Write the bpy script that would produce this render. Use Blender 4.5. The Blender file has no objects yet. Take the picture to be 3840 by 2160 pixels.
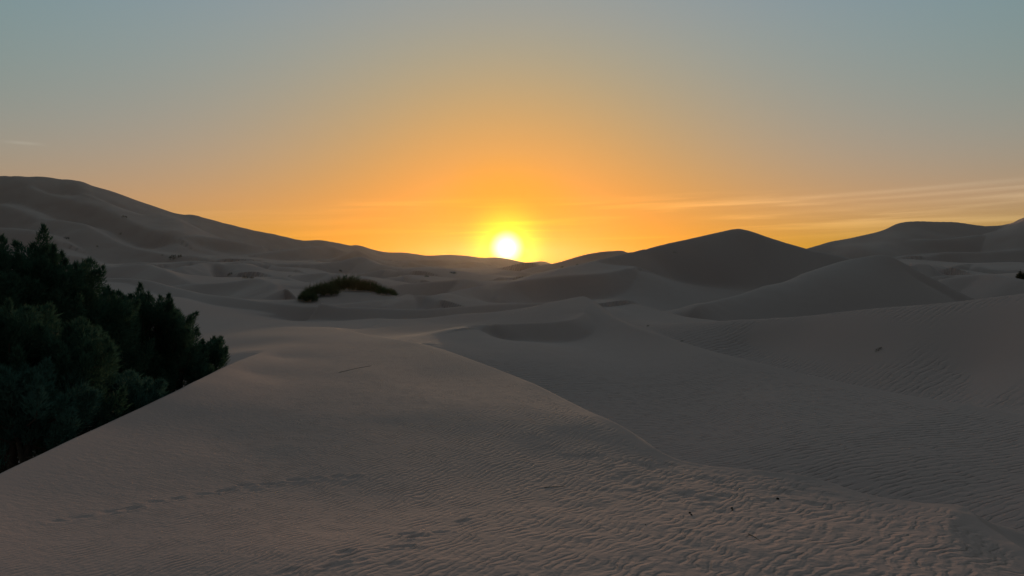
import bpy, math, random
import numpy as np

scene = bpy.context.scene
R = math.radians

# ------------------------------------------------------------------ camera
FPX = 2790.0                       # focal length in photo pixels (3840 wide)
PITCH = math.atan((1080 - 1010) / FPX)
cam_d = bpy.data.cameras.new('camera')
cam = bpy.data.objects.new('camera', cam_d)
scene.collection.objects.link(cam)
cam.location = (0, 0, 0)
cam.rotation_euler = (math.pi / 2 - PITCH, 0, 0)
cam_d.sensor_fit = 'HORIZONTAL'
cam_d.angle = 2 * math.atan(1920 / FPX)
cam_d.clip_start = 0.1
cam_d.clip_end = 60000
scene.camera = cam

# ------------------------------------------------------------------ sun direction
SUN_EL, SUN_AZ = R(1.66), R(-0.41)      # azimuth from +Y, positive to the right
SUN = (math.sin(SUN_AZ) * math.cos(SUN_EL), math.cos(SUN_AZ) * math.cos(SUN_EL), math.sin(SUN_EL))

# ------------------------------------------------------------------ world
world = bpy.data.worlds.new('World')
scene.world = world
world.use_nodes = True
nt = world.node_tree
nt.nodes.clear()


class NB:
    """tiny node helper"""
    def __init__(self, tree): self.t = tree
    def n(self, typ, **kw):
        nd = self.t.nodes.new(typ)
        for k, v in kw.items(): setattr(nd, k, v)
        return nd
    def put(self, sock, v):
        if hasattr(v, 'is_output') or isinstance(v, bpy.types.NodeSocket): self.t.links.new(v, sock)
        else: sock.default_value = v
    def m(self, op, a, b=None, c=None, clamp=False):
        nd = self.n('ShaderNodeMath', operation=op, use_clamp=clamp)
        self.put(nd.inputs[0], a)
        if b is not None: self.put(nd.inputs[1], b)
        if c is not None: self.put(nd.inputs[2], c)
        return nd.outputs[0]
    def vm(self, op, a, b=None, out=0):
        nd = self.n('ShaderNodeVectorMath', operation=op)
        self.put(nd.inputs[0], a)
        if b is not None: self.put(nd.inputs[1], b)
        return nd.outputs[out]
    def ramp(self, fac, stops, interp='LINEAR'):
        nd = self.n('ShaderNodeValToRGB')
        cr = nd.color_ramp
        cr.interpolation = interp
        while len(cr.elements) < len(stops): cr.elements.new(0.5)
        for e, (p, c) in zip(cr.elements, stops):
            e.position = p
            e.color = (*c, 1)
        self.put(nd.inputs[0], fac)
        return nd.outputs[0]
    def mix(self, fac, a, b, blend='MIX'):
        nd = self.n('ShaderNodeMix', data_type='RGBA', blend_type=blend)
        self.put(nd.inputs[0], fac)
        self.put(nd.inputs[6], a)
        self.put(nd.inputs[7], b)
        return nd.outputs[2]
    def maprange(self, v, a, b, c=0.0, d=1.0, kind='SMOOTHSTEP'):
        nd = self.n('ShaderNodeMapRange', interpolation_type=kind)
        for i, x in enumerate((v, a, b, c, d)): self.put(nd.inputs[i], x)
        return nd.outputs[0]
    def noise(self, vec, scale, detail=2, rough=0.5, dist=0.0):
        nd = self.n('ShaderNodeTexNoise')
        self.put(nd.inputs['Vector'], vec)
        nd.inputs['Scale'].default_value = scale
        nd.inputs['Detail'].default_value = detail
        nd.inputs['Roughness'].default_value = rough
        nd.inputs['Distortion'].default_value = dist
        return nd.outputs['Fac']


b = NB(nt)
wout = b.n('ShaderNodeOutputWorld')
bg = b.n('ShaderNodeBackground')
sky = b.n('ShaderNodeTexSky', sky_type='NISHITA')
sky.sun_disc = False
sky.sun_elevation = SUN_EL
sky.sun_rotation = SUN_AZ
sky.altitude = 700
sky.air_density = 1.0
sky.dust_density = 3.0
sky.ozone_density = 1.0
SKY_K = 0.12                                  # the sky texture is physically bright
bg.inputs['Strength'].default_value = 1.0
sc_ = b.vm('SCALE', sky.outputs[0]); sc_.node.inputs['Scale'].default_value = SKY_K
sep = b.n('ShaderNodeSeparateColor'); b.put(sep.inputs[0], sc_)
r0, g0, b0 = sep.outputs
# dusty evening air: the glow is spread and flattened, the upper sky keeps its blue
r1 = b.m('MULTIPLY', b.m('POWER', b.m('ADD', r0, 0.02), 0.53), 0.51)
g1 = b.m('DIVIDE', b.m('MULTIPLY', g0, 0.42), b.m('ADD', g0, 0.09))
b1 = b.m('DIVIDE', b.m('MULTIPLY', b0, 2.3), b.m('ADD', b.m('POWER', b.m('DIVIDE', r0, 0.8), 1.6), 1.0))
com = b.n('ShaderNodeCombineColor')
for i_, v_ in enumerate((r1, g1, b1)): b.put(com.inputs[i_], v_)
base = com.outputs[0]
tc = b.n('ShaderNodeTexCoord')
dirv = b.vm('NORMALIZE', tc.outputs['Generated'])
sx = b.n('ShaderNodeSeparateXYZ'); b.put(sx.inputs[0], dirv)
X_, Y_, Z_ = sx.outputs
dts = b.vm('DOT_PRODUCT', dirv, SUN, out=1)
theta = b.m('MULTIPLY', b.m('ARCCOSINE', b.m('MINIMUM', dts, 1.0)), 180 / math.pi)      # degrees from the sun
azm = b.m('ARCTAN2', X_, Y_)
elv = b.m('ARCSINE', Z_)
# warm dust along the western horizon, clear blue-grey above, dimmer away from the sun
low = b.m('EXPONENT', b.m('MULTIPLY', elv, -1 / R(6.0)))
side_ = b.m('EXPONENT', b.m('MULTIPLY', b.m('MULTIPLY', azm, azm), -1 / R(30) ** 2))
warm = b.m('MULTIPLY', b.m('MINIMUM', low, 1.0), side_)
tint = b.mix(b.maprange(elv, R(0), R(17)), (1.05, 0.93, 1.12, 1), (0.955, 1.045, 0.95, 1))
tint = b.mix(warm, tint, (1.33, 1.0, 1.0, 1))
base = b.vm('MULTIPLY', base, tint)
eldeg = b.m('MULTIPLY', elv, 180 / math.pi)
bl = b.ramp(b.m('DIVIDE', eldeg, 25.0), [(0, (1, 1, 1)), (.09, (1, 1, 1)), (.2, (1.0, .95, .70)), (.32, (1.0, .97, .71)), (.5, (1.0, .975, .77)), (.68, (1, 1, .93)), (.82, (1, 1, 1))], 'B_SPLINE')
low2 = b.m('MINIMUM', b.m('EXPONENT', b.m('DIVIDE', b.m('SUBTRACT', 5.0, eldeg), 4.0)), 1.0)
dr_ = b.m('ADD', 1.0, b.m('MULTIPLY', b.m('MULTIPLY', b.m('SUBTRACT', 1.0, side_), low2), .40))
dv_ = b.n('ShaderNodeCombineXYZ')
b.put(dv_.inputs[0], dr_); dv_.inputs[1].default_value = 1.0; dv_.inputs[2].default_value = 1.0
base = b.vm('MULTIPLY', b.vm('MULTIPLY', base, bl), dv_.outputs[0])
away = b.maprange(theta, 30.0, 130.0, 1.0, 0.21)  # sky behind the camera dimmed on purpose, for contrast on the dune faces
base = b.mix(b.maprange(elv, R(22), R(65)), base, b.vm('MULTIPLY', base, (1.92, 2.05, 2.44)))  # unseen overhead sky brightened, added light for the level sand
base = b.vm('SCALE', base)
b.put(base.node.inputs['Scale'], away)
# thin cirrus: long streaks low in the west, rising a little to the right
cv = b.n('ShaderNodeCombineXYZ')
b.put(cv.inputs[0], b.m('MULTIPLY', azm, 3.0))
b.put(cv.inputs[1], b.m('MULTIPLY', b.m('SUBTRACT', elv, b.m('MULTIPLY', azm, 0.028)), 75.0))
n1 = b.noise(cv.outputs[0], 1.0, 4, 0.55, 0.5)
streak = b.maprange(n1, 0.47, 0.72)
tilt = b.m('SUBTRACT', elv, b.m('MULTIPLY', azm, 0.012))
band = b.m('MULTIPLY', b.maprange(tilt, R(1.2), R(3.0)), b.maprange(tilt, R(5.75), R(5.0)))
sidef = b.maprange(azm, R(-18), R(4), 0.25, 1.0)
cloud = b.m('MULTIPLY', b.m('MULTIPLY', streak, band), sidef)
# the small wisp at the left
wv = b.m('MULTIPLY', b.maprange(b.m('ABSOLUTE', b.m('ADD', azm, R(33.2))), R(1.6), 0.0), b.maprange(b.m('ABSOLUTE', b.m('SUBTRACT', elv, R(8.05))), R(.16), 0.0))
cloud = b.m('ADD', cloud, b.m('MULTIPLY', b.m('MULTIPLY', wv, b.maprange(n1, 0.3, 0.6)), .45))
# the long veil that rises to the right edge
for off_, wid_, amt_ in ((0.0, .17, .75), (-.42, .13, .45), (-.95, .20, .5)):
    le = b.m('SUBTRACT', elv, b.m('ADD', R(5.1 + off_), b.m('MULTIPLY', b.m('SUBTRACT', azm, .37), .041)))
    g_l = b.m('EXPONENT', b.m('MULTIPLY', b.m('MULTIPLY', le, le), -1 / R(wid_) ** 2))
    g_l = b.m('MULTIPLY', b.m('MULTIPLY', g_l, b.maprange(azm, .16, .5)), b.maprange(n1, .32, .6, .35, 1.0))
    cloud = b.m('ADD', cloud, b.m('MULTIPLY', g_l, amt_))
cloud = b.m('MINIMUM', cloud, 1.3)
base = b.mix(b.m('MULTIPLY', cloud, 0.7), base, b.vm('MULTIPLY', base, (1.42, 1.5, 1.55)))
# aureole and disc of the setting sun
near_ = b.maprange(theta, 16.0, 3.0)
base = b.vm('ADD', base, b.mix(near_, (0, 0, 0, 1), (0.06, 0.008, -0.03, 1)))
base = b.vm('MULTIPLY', base, b.mix(b.maprange(theta, 8.0, 1.6), (1, 1, 1, 1), (1, 1, 0.12, 1)))
halo = b.m('POWER', b.maprange(theta, 4.2, 1.15, kind='LINEAR'), 2.1)
halo = b.m('MULTIPLY', halo, b.m('ADD', 0.88, b.m('MULTIPLY', streak, 0.30)))
core = b.m('POWER', b.maprange(theta, 1.45, 0.45, kind='LINEAR'), 1.5)
glow = b.vm('ADD', b.vm('SCALE', (0.30, 0.80, 0.0)), b.vm('SCALE', (1.2, 1.2, 1.35)))
ga_, gb_ = glow.node.inputs[0].links[0].from_node, glow.node.inputs[1].links[0].from_node
b.put(ga_.inputs['Scale'], halo); b.put(gb_.inputs['Scale'], core)
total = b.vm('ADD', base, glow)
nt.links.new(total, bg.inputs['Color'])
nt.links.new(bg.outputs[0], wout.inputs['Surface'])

# ------------------------------------------------------------------ sun lamp
sl = bpy.data.lights.new('sun', 'SUN')
sl.energy = 0.95
sl.angle = R(0.9)
sl.color = (1.0, 0.68, 0.40)
so = bpy.data.objects.new('sun', sl)
scene.collection.objects.link(so)
from mathutils import Vector
so.rotation_euler = Vector(SUN).to_track_quat('Z', 'Y').to_euler()
so.location = (0, 0, 60)

scene.view_settings.view_transform = 'Standard'
scene.view_settings.look = 'None'
scene.view_settings.gamma = 1.0
scene.view_settings.exposure = 0.0
scene.view_settings.use_curve_mapping = False

# ------------------------------------------------------------------ helpers
def P(px, py, D):
    """photo pixel and distance ahead (m) -> point in the place"""
    u, v = (px - 1920) / FPX, (1080 - py) / FPX
    fy = math.cos(PITCH) + v * math.sin(PITCH)
    fz = -math.sin(PITCH) + v * math.cos(PITCH)
    return np.array((u / fy * D, D, fz / fy * D))


def hash2(ix, iy, seed):
    h = (ix.astype(np.int64) * 374761393 + iy.astype(np.int64) * 668265263 + seed * 974711) & 0x7fffffff
    h = ((h ^ (h >> 13)) * 1274126177) & 0x7fffffff
    return ((h ^ (h >> 16)) & 0xffff) / 65535.0


def vnoise(x, y, seed=0):
    ix, iy = np.floor(x), np.floor(y)
    fx, fy = x - ix, y - iy
    sx, sy = fx * fx * fx * (fx * (fx * 6 - 15) + 10), fy * fy * fy * (fy * (fy * 6 - 15) + 10)
    a, b_ = hash2(ix, iy, seed), hash2(ix + 1, iy, seed)
    c, d = hash2(ix, iy + 1, seed), hash2(ix + 1, iy + 1, seed)
    return (a + (b_ - a) * sx + (c - a) * sy + (a - b_ - c + d) * sx * sy) * 2 - 1


def fbm(x, y, octaves=3, seed=0):
    t, amp = 0, 1.0
    for o in range(octaves):
        t = t + amp * vnoise(x * 2 ** o + 17.3 * o, y * 2 ** o - 9.1 * o, seed + o)
        amp *= 0.5
    return t


def sstep(a, b_, x):
    t = np.clip((x - a) / (b_ - a), 0, 1)
    return t * t * (3 - 2 * t)


# ------------------------------------------------------------------ dune field
# crest lines: (dune, relief m, width on the camera's side m, width beyond m, near profile, far profile, points)
# a point is (photo px, photo py, metres ahead[, relief factor]); profiles: 's' slip face, 'c' concave flank, 'r' rounded
RIDGES = [
    # --- the great dune on the left and the skyline
    ('far', 40.0, 80.0, 200.0, 's', 'c', [(-700, 640, 900), (-300, 655, 930), (0, 662, 950), (52, 662, 950), (67, 669, 945), (108, 664, 950), (145, 662, 955), (194, 666, 960), (220, 672, 965), (268, 675, 970), (317, 687, 975), (343, 698, 980), (429, 720, 990), (559, 767, 1010), (671, 803, 1030), (723, 805, 1040), (745, 811, 1040), (895, 849, 1070), (960, 864, 1085), (1027, 879, 1100), (1117, 900, 1120), (1146, 904, 1130), (1184, 901, 1135), (1217, 903, 1140), (1228, 910, 1145), (1269, 909, 1160), (1299, 920, 1170), (1340, 917, 1180), (1381, 929, 1200), (1445, 943, 1230), (1512, 944, 1260), (1579, 952, 1290), (1605, 957, 1300), (1668, 954, 1330), (1746, 955, 1360), (1806, 966, 1390), (1840, 965, 1400), (1866, 965, 1410), (1890, 971, 1420), (1920, 974, 1430), (1945, 981, 1440), (1980, 985, 1450), (2036, 979, 1460), (2050, 981, 1470), (2085, 994, 1480), (2200, 1000, 1500), (2500, 990, 1500)]),
    ('far', 19.8, 39.6, 79.2, 's', 'c', [(67, 669, 905, .3), (97, 685, 880), (168, 720, 840), (280, 752, 800), (354, 774, 770), (429, 800, 730), (485, 830, 690), (581, 871, 640), (663, 893, 600, .4)]),
    ('far', 13.2, 26.4, 52.8, 's', 'c', [(149, 677, 930, .2), (261, 707, 880), (358, 741, 830), (429, 782, 770), (473, 811, 720, .4)]),
    ('far', 15.4, 30.8, 61.6, 's', 'c', [(-200, 760, 760), (0, 767, 760), (37, 772, 750), (86, 797, 720), (168, 823, 680, .3)]),
    ('far', 19.8, 39.6, 79.2, 's', 'c', [(175, 826, 680, .5), (242, 830, 650), (332, 845, 620), (347, 860, 600), (466, 916, 540), (559, 938, 500), (652, 957, 470), (727, 955, 450), (801, 972, 430, .4)]),
    ('far', 15.4, 30.8, 61.6, 's', 'c', [(-150, 850, 560), (0, 856, 560), (75, 856, 550), (123, 867, 540), (220, 905, 520, .3)]),
    ('far', 6.0, 11.9, 30.0, 's', 'c', [(200, 953, 420), (272, 953, 400), (317, 961, 390), (376, 983, 370, .4)]),
    ('far', 13.2, 26.4, 60.0, 's', 'c', [(663, 893, 600, .4), (783, 890, 640), (895, 903, 660), (960, 918, 680, .5)]),
    ('far', 8.8, 17.6, 60.0, 's', 'c', [(496, 818, 720, .5), (560, 811, 770), (640, 812, 800, .3)]),
    # --- small dunes in the basin, left and middle
    ('low', 4.5, 10, 26, 's', 'c', [(200, 996, 400, .4), (300, 984, 415), (380, 993, 405), (440, 998, 395, .4)]),
    ('low', 4.0, 9, 26, 's', 'c', [(450, 992, 430, .4), (530, 981, 440), (590, 990, 430), (640, 996, 420, .3)]),
    ('low', 6.0, 10.7, 31.2, 's', 'c', [(640, 988, 360, .4), (720, 975, 370), (800, 983, 360), (850, 994, 345, .3)]),
    ('far', 10.2, 18.2, 36.0, 's', 'c', [(120, 1012, 262), (235, 1008, 258), (400, 1000, 250), (537, 987, 240), (581, 998, 225), (634, 1020, 205), (727, 1061, 170, .4)]),
    ('far', 11.4, 20.4, 36.7, 's', 'c', [(625, 1015, 240, .4), (720, 995, 262), (800, 982, 280), (830, 1000, 277), (880, 1030, 268, .3)]),
    ('far', 5.2, 9.4, 24.0, 's', 'c', [(634, 1072, 150, .5), (727, 1063, 145), (850, 1058, 140), (960, 1044, 135), (1008, 1056, 128), (1060, 1087, 112, .4)]),
    ('far', 3.6, 6.4, 16.8, 's', 'c', [(975, 1044, 152, .5), (1064, 1038, 142), (1090, 1055, 135), (1128, 1089, 115, .5)]),
    ('far', 6.1, 11.0, 24.0, 's', 'c', [(1080, 1040, 172, .5), (1145, 1028, 165), (1236, 1022, 160), (1269, 1033, 155), (1330, 1050, 150, .4)]),
    ('far', 1.2, 9, 9, 'r', 'r', [(1140, 1122, 90), (1240, 1098, 94), (1330, 1088, 97), (1430, 1100, 97), (1490, 1115, 94)]),
    ('far', 1.8, 3.2, 9.6, 's', 'c', [(1202, 1147, 70, .5), (1333, 1134, 75), (1482, 1115, 82), (1538, 1103, 86), (1594, 1112, 86), (1640, 1125, 84, .5)]),
    ('far', 4.5, 8.0, 16.8, 's', 'c', [(1400, 1072, 132, .4), (1450, 1068, 130), (1594, 1058, 125), (1728, 1046, 125), (1770, 1053, 120), (1815, 1072, 112, .4)]),
    ('far', 4.1, 7.2, 19.2, 's', 'c', [(1780, 1058, 182, .4), (1873, 1043, 180), (1900, 1050, 178, .5)]),
    ('far', 13.2, 26.4, 60.0, 's', 'c', [(960, 951, 500, .5), (1146, 927, 560), (1240, 923, 600), (1300, 945, 570), (1400, 974, 530, .4)]),
    ('far', 13.2, 26.4, 52.8, 's', 'c', [(1240, 977, 420, .4), (1300, 955, 430), (1344, 938, 440), (1375, 955, 430), (1400, 974, 410), (1480, 995, 380, .4)]),
    ('far', 12.8, 22.8, 48.0, 's', 'c', [(1035, 989, 320, .4), (1200, 990, 330), (1290, 978, 340), (1351, 966, 350), (1400, 985, 330), (1519, 1007, 300, .4)]),
    ('far', 7.6, 13.7, 36.0, 's', 'c', [(960, 997, 300, .4), (1020, 992, 305), (1100, 1012, 280, .4)]),
    ('far', 8.8, 17.6, 40.0, 's', 'c', [(1400, 986, 480, .4), (1500, 980, 500), (1527, 974, 510), (1560, 988, 490), (1620, 1000, 470, .4)]),
    ('far', 8.8, 17.6, 40.0, 's', 'c', [(1594, 1005, 420, .4), (1680, 998, 430), (1743, 992, 440), (1780, 1007, 420, .4)]),
    ('far', 7.6, 13.7, 24.5, 's', 'c', [(1295, 1034, 228, .4), (1370, 1022, 235), (1445, 1007, 240), (1482, 1018, 235), (1525, 1024, 230, .4)]),
    ('far', 5.1, 9.1, 21.6, 's', 'c', [(1440, 1050, 190, .4), (1480, 1040, 195), (1512, 1033, 200), (1571, 1048, 190, .4)]),
    ('far', 7.6, 13.7, 36.0, 's', 'c', [(1740, 1036, 300, .4), (1840, 1025, 310), (1920, 1020, 320), (2000, 1026, 320, .4)]),
    ('far', 8.8, 17.6, 40.0, 's', 'c', [(1660, 1010, 600, .4), (1780, 1000, 620), (1860, 998, 630), (1960, 1006, 640, .4)]),
    ('far', 11.0, 22.0, 60.0, 's', 'c', [(1500, 975, 800, .4), (1620, 972, 820), (1700, 976, 830), (1800, 985, 840, .4)]),
    # --- hump to the left of the dark dune
    ('hump', 17.6, 35.2, 70.4, 's', 'c', [(2040, 1003, 430, .5), (2080, 992, 420), (2144, 970, 410), (2218, 948, 400), (2263, 941, 400), (2278, 943, 400), (2330, 933, 395), (2349, 941, 390), (2373, 946, 388), (2450, 952, 385, .5)]),
    # --- dark dune with the pointed top
    ('peak', 2.2, 26, 4.5, 'n', 's', [(1452, 1156, 77, .15), (1594, 1114, 86, .25), (1668, 1099, 91, .4), (1810, 1071, 98, .7), (1920, 1052, 103, .9), (2006, 1037, 107), (2121, 1007, 113), (2181, 994, 116), (2293, 963, 121, .8), (2373, 946, 124, .4), (2416, 935, 126, .1)]),
    ('peak', 7.5, 15, 30, 's', 'c', [(2230, 980, 118.5, .02), (2293, 963, 121, .2), (2373, 946, 124, .45), (2416, 935, 126, .6), (2554, 903, 130, .9), (2740, 862, 134), (2772, 857, 134.5)]),
    ('peak', 7.5, 15, 30, 's', 'c', [(2772, 857, 134.5), (2795, 861, 134.5), (2880, 890, 134), (3025, 933, 133, .8), (3178, 966, 131, .6), (3320, 1010, 128, .3)]),
    ('peak', 2.3, 4.4, 10, 's', 'c', [(1847, 1141, 92, .3), (1858, 1115, 94, .8), (1873, 1089, 96.5), (1892, 1071, 98)]),
    ('peak', 2.3, 4.4, 10, 's', 'c', [(1892, 1071, 98), (1920, 1060, 99.5), (2069, 1038, 104), (2237, 1027, 107), (2293, 1019, 109, .8), (2370, 1003, 112, .2)]),
    # --- rounded dune in front of it, right
    ('round', 4.6, 12, 18, 's', 'c', [(2430, 1196, 60, .1), (2600, 1152, 64, .3), (2720, 1117, 68, .5), (3000, 1031, 76, .8), (3150, 981, 80, .95), (3250, 962, 82), (3305, 953, 83)]),
    ('round', 4.6, 12, 18, 's', 'c', [(3305, 953, 83), (3350, 965, 83.5), (3420, 1003, 83), (3500, 1045, 82, .8), (3640, 1115, 79, .5), (3720, 1150, 77, .3)]),
    # --- pale rippled slope on the right
    ('slope', 1.0, 6, 9, 'r', 'c', [(2560, 1210, 38, .1), (2650, 1206, 37, .3), (2900, 1195, 34.2, .8), (3000, 1188, 33), (3250, 1160, 30), (3550, 1135, 27.4), (3840, 1100, 25.2), (4150, 1060, 23), (4600, 1020, 21)]),
    # --- low dunes and great dune far right
    ('far', 4.1, 7.2, 19.2, 's', 'c', [(3470, 1072, 130, .4), (3560, 1043, 125), (3690, 1029, 120), (3760, 1034, 115), (3840, 1052, 110), (3950, 1080, 104, .4)]),
    ('far', 3.0, 5.4, 19.2, 's', 'c', [(3440, 1050, 182, .4), (3500, 1040, 180), (3560, 1034, 180), (3620, 1041, 175, .4)]),
    ('far', 7.6, 13.7, 36.0, 's', 'c', [(3360, 985, 300, .4), (3420, 995, 285), (3465, 991, 295), (3520, 1003, 285, .4)]),
    ('far', 7.6, 13.7, 36.0, 's', 'c', [(3540, 1003, 290, .4), (3600, 994, 300), (3640, 983, 305), (3690, 1002, 295), (3860, 1004, 300, .5)]),
    ('right', 30.8, 61.6, 123.2, 's', 'c', [(2900, 985, 460, .3), (2950, 960, 480, .5), (3025, 935, 500), (3100, 912, 520), (3180, 898, 530), (3290, 874, 540), (3330, 862, 545), (3360, 845, 550), (3420, 835, 555), (3440, 836, 555), (3600, 834, 560), (3690, 843, 560), (3770, 836, 555), (3810, 824, 540), (3840, 808, 520), (3950, 780, 490), (4300, 740, 460)]),
    ('right', 13.2, 26.4, 52.8, 's', 'c', [(3250, 910, 455, .3), (3310, 905, 450), (3430, 902, 445), (3560, 898, 440), (3680, 882, 440), (3780, 858, 450), (3830, 822, 480, .5)]),
    ('right', 8.8, 17.6, 35.2, 's', 'c', [(3120, 948, 420, .3), (3180, 921, 430), (3260, 919, 430), (3315, 906, 432, .4)]),
    ('right', 8.5, 17.0, 40.0, 's', 'c', [(3480, 965, 360, .3), (3560, 945, 370), (3700, 942, 360), (3840, 930, 355), (4100, 905, 350)]),
    # --- ridge with the dark slip face across the middle
    ('middle', 1.15, 1.95, 7, 's', 'c', [(100, 1070, 73, .2), (200, 1056, 76, .3), (324, 1044, 79, .4), (410, 1042, 80, .4), (503, 1045, 80, .5), (578, 1056, 78, .75), (641, 1074, 76, .95), (697, 1087, 74), (775, 1104, 72), (857, 1113, 70), (960, 1128, 68), (1109, 1143, 66), (1202, 1149, 65), (1351, 1153, 64), (1519, 1160, 62.5), (1631, 1158, 62), (1743, 1149, 63), (1843, 1141, 64), (1960, 1137, 65, .8), (2100, 1135, 65, .5)]),
    # --- pointed crest in the middle ground
    ('crest', 0.9, 9, 1.6, 'n', 's', [(1321, 1234, 41, .05), (1594, 1222, 41.5, .2), (1780, 1211, 42, .4), (1880, 1189, 43.5, .7), (2006, 1150, 45), (2069, 1133, 45.5), (2130, 1121, 45.9), (2183, 1111, 46), (2205, 1126, 44.6), (2225, 1143, 43), (2290, 1190, 39), (2380, 1232, 35), (2500, 1268, 32), (2700, 1325, 28), (3000, 1400, 24), (3200, 1445, 21.5, .85), (3400, 1483, 19.5, .6), (3650, 1523, 17.5, .25), (3850, 1560, 16, .05)]),
    ('crest', 1.0, 1.75, 3.5, 's', 'c', [(1800, 1232, 34.8, .1), (1835, 1219, 35.3, .6), (1870, 1214, 35.5), (1942, 1211, 35.7), (2032, 1209, 36.1), (2125, 1201, 37.2, .95), (2165, 1189, 38.6, .6), (2190, 1172, 40.6, .05)]),
    ('crest', 0.40, 3.0, 4, 'c', 'c', [(2190, 1138, 55, .3), (2274, 1133, 54), (2349, 1142, 53), (2405, 1153, 52), (2479, 1171, 51), (2554, 1188, 50), (2703, 1205, 47, .4)]),
    # --- the dune the photographer stands on: right brink, left brink, corner slip face
    ('fore', 1.35, 16, 2.1, 'n', 's', [(1560, 1284, 32.5, .03), (1640, 1305, 30, .2), (1700, 1325, 28, .5), (1800, 1362, 25.3, .9), (1900, 1400, 23.2), (2000, 1440, 21.0), (2100, 1490, 18.9), (2230, 1555, 16.4), (2350, 1612, 14.4), (2450, 1680, 12.6), (2550, 1725, 11.9), (2700, 1752, 11.4), (2850, 1765, 11.1), (3000, 1780, 10.9), (3080, 1800, 10.8), (3200, 1840, 10.1), (3350, 1880, 9.4), (3500, 1893, 9.0), (3590, 1900, 8.8), (3630, 1918, 8.6), (3680, 1960, 8.1), (3740, 2000, 7.7), (3840, 2062, 7.1), (4000, 2150, 6.4), (4500, 2300, 5)]),
    ('fore', 0.12, 0.9, 1.2, 's', 'c', [(3600, 1908, 8.72, .5), (3562, 1942, 8.1), (3559, 1984, 7.5), (3606, 2073, 6.6), (3660, 2125, 6.15), (3760, 2200, 5.6), (3900, 2300, 5.0)][::-1]),
    ('fore', 3.0, 26, 4.4, 'n', 's', [(-600, 2050, 4.9), (-300, 1925, 6.0), (0, 1785, 7.6), (200, 1690, 9.0), (400, 1592, 11), (600, 1498, 13.5), (700, 1450, 15.5, .9), (800, 1400, 18.5, .6), (860, 1370, 21, .36), (900, 1352, 23, .22), (960, 1330, 26, .07), (1010, 1315, 28.5, .0), (1070, 1300, 31, .0), (1120, 1290, 33, .0)]),
]

# points on open slopes that are no crest: pixel + distance, or a place
ANCH = [P(a[0], a[1], a[2] * (1 + .2 * min(max((16 - a[2]) / 10, 0), 1))) for a in [
    (1920, 2160, 5.5), (1000, 2160, 5.2), (0, 2160, 5.0), (3000, 2160, 5.7), (3450, 2160, 5.75), (500, 1900, 7.2), (1200, 1900, 7.9),
    (1920, 1900, 8.3), (2600, 1950, 7.7), (3150, 1960, 7.7), (1200, 1600, 13), (1700, 1650, 12.8), (2200, 1750, 11), (800, 1600, 12.2),
    (1400, 1400, 21.5), (1200, 1330, 27.5), (1600, 1420, 21.5), (1500, 1300, 30.8), (1100, 1290, 32), (1050, 1262, 37.5), (1400, 1262, 38), (1750, 1290, 34.5), (2000, 1285, 36.5), (2150, 1340, 33),
    (1250, 1480, 17.2), (1000, 1480, 16.5), (950, 1400, 20.5), (1100, 1380, 22.5), (1050, 1340, 26.5), (1900, 1560, 15.6), (2350, 1340, 34), (2500, 1480, 26.5), (2650, 1600, 21.5), (2900, 1500, 23), (3000, 1620, 18.6), (3350, 1620, 18),
]] + [P(a[0], a[1], a[2] * 1.15) for a in [
    (3400, 1750, 13.2), (3700, 1700, 13.8), (3750, 1850, 11.5), (3840, 1980, 9.9), (3840, 1600, 15.3),
    ]] + [P(*a) for a in [
    (2800, 1300, 37.4), (3000, 1330, 33.3), (3000, 1260, 35.5), (3400, 1300, 28.5), (3400, 1420, 25.8), (3300, 1220, 31.5), (3840, 1280, 24.3), (3840, 1440, 21.2), (3650, 1400, 24.5),

]] + [P(*a) for a in [
    (1146, 1179, 64.4), (1426, 1196, 60.6), (1705, 1179, 60.8), (960, 1157, 66), (700, 1120, 70), (560, 1100, 73), (400, 1100, 70), (500, 1150, 60), (450, 1250, 45), (600, 1330, 33), (700, 1240, 45), (900, 1300, 33.5), (1000, 1240, 44), (900, 1200, 52), (1250, 1230, 46), (1600, 1250, 42), (1300, 1290, 33),
    (2350, 1190, 51), (2500, 1215, 48),
    (100, 995, 610), (300, 992, 520), (600, 990, 500), (760, 992, 560), (900, 987, 500), (1200, 993, 480), (1500, 1003, 520), (1750, 1006, 560), (3300, 985, 400), (3600, 990, 400), (3840, 990, 400),
]] + [np.array(a, float) for a in [
    (-11, 14, -4.8), (-12, 17, -5.0), (-10.8, 19, -4.6), (-12, 23, -4.2), (-14, 28, -4.0), (-16, 22, -4.8), (-20, 14, -5.2), (-14, 11, -4.9), (-19, 32, -4.2), (-26, 22, -4.8),
    (0, 1.5, -2.3), (-2, 1.5, -2.3), (2, 1.5, -2.35), (0, 3.5, -2.5), (0, -1.5, -2.3), (-4, -3, -2.5), (4, -3, -2.6), (0, -10, -2.8), (-10, -10, -4), (10, -10, -4),
    (9, 2, -3.4), (14, 6, -3.7), (-9, 3, -3.6),
    (16.9, 44, -3.9), (20.5, 39, -3.2), (12.9, 48, -4.2), (25, 42, -3.4), (14, 62, -4.9), (20, 62, -5.2), (28, 62, -5.2), (36, 60, -4.8), (44, 56, -4.2), (18, 74, -5.6), (30, 106, -5.6), (45, 108, -5.4), (20, 98, -5.4), (12, 86, -5.0), (60, 105, -5), (28, 80, -5.4), (16, 88, -5.3),
    (0, 90, -4.2), (-12, 100, -4.4), (-25, 104, -4.4), (-35, 118, -4.5), (-50, 120, -4.2), (-14, 84, -4.2), (-30, 86, -3.9), (-45, 92, -3.2),
    (-60, 190, -2.5), (-30, 260, -2), (0, 270, -3), (-80, 300, 0), (-110, 250, 0),  (20, 240, -4), (90, 240, -4), (150, 240, -2), (150, 330, 0), (80, 330, -1),
]]
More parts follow.
